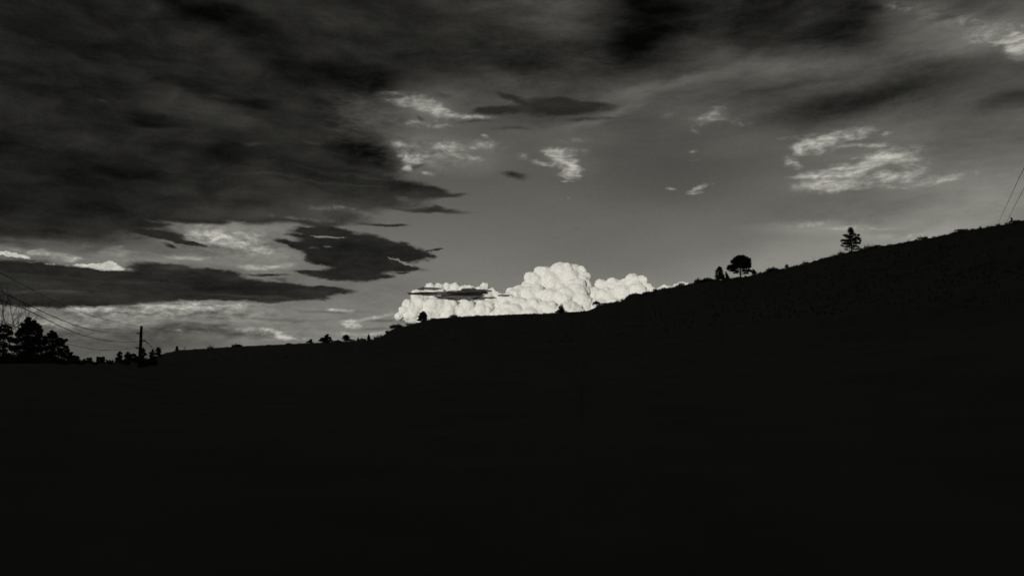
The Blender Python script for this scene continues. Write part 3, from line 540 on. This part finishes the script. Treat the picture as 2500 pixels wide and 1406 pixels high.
wire([(345, 824, PD), (362, 838, 155), (382, 853, 225), (403, 864, 330), (430, 874, 420)], .026, 'upper of the two close wires descending right of the pole', G2)
wire([(354, 832.5, PD), (366, 844, 155), (380, 859, 225), (395, 869, 330), (420, 882, 420)], .026, 'lower of the two close wires descending right of the pole', G2)
G3 = 'steep wires crossing the right edge'
wire([(2520, 367, 50), (2500, 410, 55), (2468, 478, 75), (2436, 548, 125), (2420, 584, 165)], .016, 'steep left wire of the pair dropping behind the hilltop at the right edge', G3)
wire([(2520, 424, 50), (2500, 460, 56), (2478, 502, 78), (2455, 547, 125), (2436, 586, 165)], .016, 'steep right wire of the pair dropping behind the hilltop at the right edge', G3)

# ------------------------------------------------------------------ cumulus: solid billowing cloud, six kilometres off, lit by the low sun
mc = bpy.data.materials.new('sunlit_cloud'); mc.use_nodes = True; t = mc.node_tree; p = t.nodes['Principled BSDF']
p.inputs['Base Color'].default_value = (.70, .685, .64, 1); p.inputs['Roughness'].default_value = 1; p.inputs['Diffuse Roughness'].default_value = .5
p.inputs['Subsurface Weight'].default_value = .6; p.inputs['Subsurface Radius'].default_value = (1, 1, 1); p.inputs['Subsurface Scale'].default_value = 30
p.inputs['Specular IOR Level'].default_value = 0; p.inputs['Sheen Weight'].default_value = .25; p.inputs['Sheen Roughness'].default_value = .6
nz = t.nodes.new('ShaderNodeTexNoise'); nz.inputs['Scale'].default_value = .035; nz.inputs['Detail'].default_value = 7; nz.inputs['Roughness'].default_value = .6
tcn = t.nodes.new('ShaderNodeTexCoord'); t.links.new(tcn.outputs['Object'], nz.inputs['Vector'])
bp = t.nodes.new('ShaderNodeBump'); bp.inputs['Strength'].default_value = .5; bp.inputs['Distance'].default_value = 16
t.links.new(nz.outputs['Fac'], bp.inputs['Height']); t.links.new(bp.outputs[0], p.inputs['Normal'])
CD = 6000.; cs = CD/F
def cloud(name, label, lobes, seed, kids=13):
    rng = random.Random(seed); org = at(sum(l[0] for l in lobes)/len(lobes), 790, CD); mb = MB()
    def fn(pt, q, r):
        rr = r[0]; f1 = 1/(rr*.75); f2 = 1/(7*cs); v = abs(noise.noise(pt*f1))*.22*rr+abs(noise.noise(pt*f2+Vector((9, 0, 0))))*2.4*cs+abs(noise.noise(pt*f2*2.6))*.9*cs
        return pt+q*(v-.05*rr)
    for l in lobes:
        x, y, r = l[:3]; dz = l[3] if len(l) > 3 else 0; sq = l[4] if len(l) > 4 else 1
        dist = CD+ (760-y)*2.2 + dz*cs + r*cs*.2
        c = at(x, y, dist)-org; rr = r*cs
        mb.sphere(c, (rr*.93, rr*.93, rr*.93*sq), 4, fn)
        for k in range(int(kids*.8) if r > 9 else 4):
            a = rng.uniform(0, 2*math.pi); u_ = rng.uniform(-.35, .98)
            d = Vector((math.sqrt(1-u_*u_)*math.cos(a), -abs(math.sqrt(1-u_*u_)*math.sin(a)) if rng.random() < .85 else .3, u_)).normalized()
            kr = rr*rng.choice((.2, .28, .4, .52, .6))
            mb.sphere(c+Vector((d.x, d.y, d.z*sq))*(rr*1.02-kr*.72), (kr, kr, kr*sq), 3, fn)
    o = mb.build(name, mc, None, True); o.location = org
    rm = o.modifiers.new('union', 'REMESH'); rm.mode = 'VOXEL'; rm.voxel_size = 4.5; rm.use_smooth_shade = True
    smo = o.modifiers.new('soften', 'SMOOTH'); smo.factor = .6; smo.iterations = 3
    return tag(o, label, 'cloud', 'sunlit cumulus towers behind the ridge')
cloud('cumulus_cloud', 'tallest brilliant white cumulus tower rising behind the level crest', [
 (1378, 674, 34), (1364, 665, 22), (1395, 665, 22), (1415, 668, 18), (1425, 680, 18), (1328, 672, 24), (1352, 668, 16), (1302, 690, 25), (1395, 690, 30), (1350, 700, 36, 10), (1418, 700, 26), (1290, 705, 20), (1268, 714, 16, -10), (1425, 705, 18), (1246, 712, 10), (1256, 725, 20, -20), (1405, 715, 32, -20), (1300, 725, 30, -15), (1338, 732, 30, -25), (1376, 735, 30, -30), (1238, 742, 24, -20), (1225, 730, 13, -10), (1262, 752, 28, -30), (1300, 758, 30, -35), (1340, 765, 30, -40), (1390, 765, 32, -40), (1420, 745, 26, -20), (1245, 775, 35, -30), (1300, 790, 35, -35), (1370, 790, 35, -35)], 6, 15)
cloud('cumulus_cloud', 'lower white cumulus heads just right of the tallest tower', [
 (1470, 700, 18, 30), (1492, 704, 24, 20), (1520, 702, 20, 10), (1545, 692, 21), (1566, 690, 16), (1450, 725, 26, 20), (1480, 730, 28), (1520, 725, 28), (1556, 712, 22, -10), (1582, 705, 12), (1592, 712, 10), (1455, 755, 26, -10), (1500, 755, 28, -15), (1540, 745, 24, -15), (1570, 730, 20, -10), (1425, 775, 30), (1580, 750, 30), (1488, 685, 5)], 11, 13)
cloud('cumulus_cloud', 'low flat-topped white cumulus bank left of the tallest tower', [
 (1018, 722, 16), (1050, 706, 15), (1072, 706, 14), (1090, 704, 12), (1112, 704, 13), (1130, 708, 12), (1150, 710, 13), (1182, 702, 12), (1170, 712, 12), (1200, 718, 14), (1216, 726, 12), (1035, 728, 20), (1070, 730, 24), (1110, 732, 26), (1150, 735, 26), (1190, 740, 24), (1024, 745, 22, -10), (998, 750, 17, -10), (986, 758, 12, -10), (1060, 752, 26, -20), (1100, 755, 26, -15), (1140, 760, 28, -10), (1180, 762, 28, -10), (1215, 755, 22), (1010, 770, 24), (1050, 780, 28), (1100, 785, 28), (1160, 790, 30), (1210, 785, 28), (975, 772, 10)], 17, 12)
cloud('cumulus_cloud', 'small white cloud cap just above the slope, furthest right of the white heads', [(1650, 703, 9), (1666, 700, 13), (1680, 700, 9), (1690, 708, 14), (1665, 712, 16), (1640, 712, 12)], 23, 8)
cloud('cumulus_cloud', 'two little white cloud puffs between the cumulus heads and the last cap', [(1611, 706, 6), (1622, 702, 7), (1634, 706, 8), (1605, 712, 9), (1625, 715, 14)], 29, 8)

# shaded slivers of low cloud drifting in front of the cumulus bank
ms = mat('shaded_cloud', (.80, .78, .73), rough=1, var=.05, scale=.02)
tt = ms.node_tree; tp_ = tt.nodes.new('ShaderNodeBsdfTransparent'); mx = tt.nodes.new('ShaderNodeMixShader'); tn = tt.nodes.new('ShaderNodeTexNoise'); tn.inputs['Scale'].default_value = .12; tn.inputs['Detail'].default_value = 5
mr = tt.nodes.new('ShaderNodeMapRange'); mr.inputs[1].default_value = .3; mr.inputs[2].default_value = .7; mr.inputs[3].default_value = .62; mr.inputs[4].default_value = .74
tt.links.new(tn.outputs[0], mr.inputs[0]); tt.links.new(mr.outputs[0], mx.inputs[0]); tt.links.new(tp_.outputs[0], mx.inputs[1]); tt.links.new(tt.nodes['Principled BSDF'].outputs[0], mx.inputs[2]); tt.links.new(mx.outputs[0], tt.nodes['Material Output'].inputs[0])
def sliver(parts, label, seed):
    D = 1100.; q = D/F; mb = MB(); org = at(parts[0][0], parts[0][1], D)
    def fn(pt, n_, r):
        k = noise.noise(Vector((pt.x/(9*q*2), pt.y/30, pt.z/(2.*q)+seed)))+.5*noise.noise(Vector((pt.x/(3*q*2), 7, pt.z/q)))
        return pt+Vector((n_.x*r[0]*.25*k, 0, n_.z*r[2]*.9*k))
    for x, y, rx, rz in parts: mb.sphere(at(x, y, D)-org, (rx*q*1.1, rx*q*.5, rz*q*1.35), 5, fn)
    o = mb.build('cloud_sliver', ms, None, True); o.location = org; tag(o, label, 'cloud', 'dark cloud slivers in front of the cumulus bank')
sliver([(1050, 705, 28, 2.2)], 'small upper dark cloud sliver across the cumulus bank', 1)
sliver([(1090, 717, 80, 2.4), (1140, 714, 45, 3.5), (1165, 711, 32, 4), (1145, 707, 20, 2.2), (1035, 716, 28, 1.5), (1120, 725, 52, 4.5), (1150, 720, 30, 2)], 'longest dark cloud sliver crossing the middle of the cumulus bank', 2)
sliver([(1183, 727, 26, 1.8), (1172, 731, 14, 1)], 'short dark cloud sliver at the right end of the cumulus bank', 3)
sliver([(1230, 721.5, 15, 1.6)], 'tiny dark cloud sliver at the left foot of the tallest cumulus tower', 4)
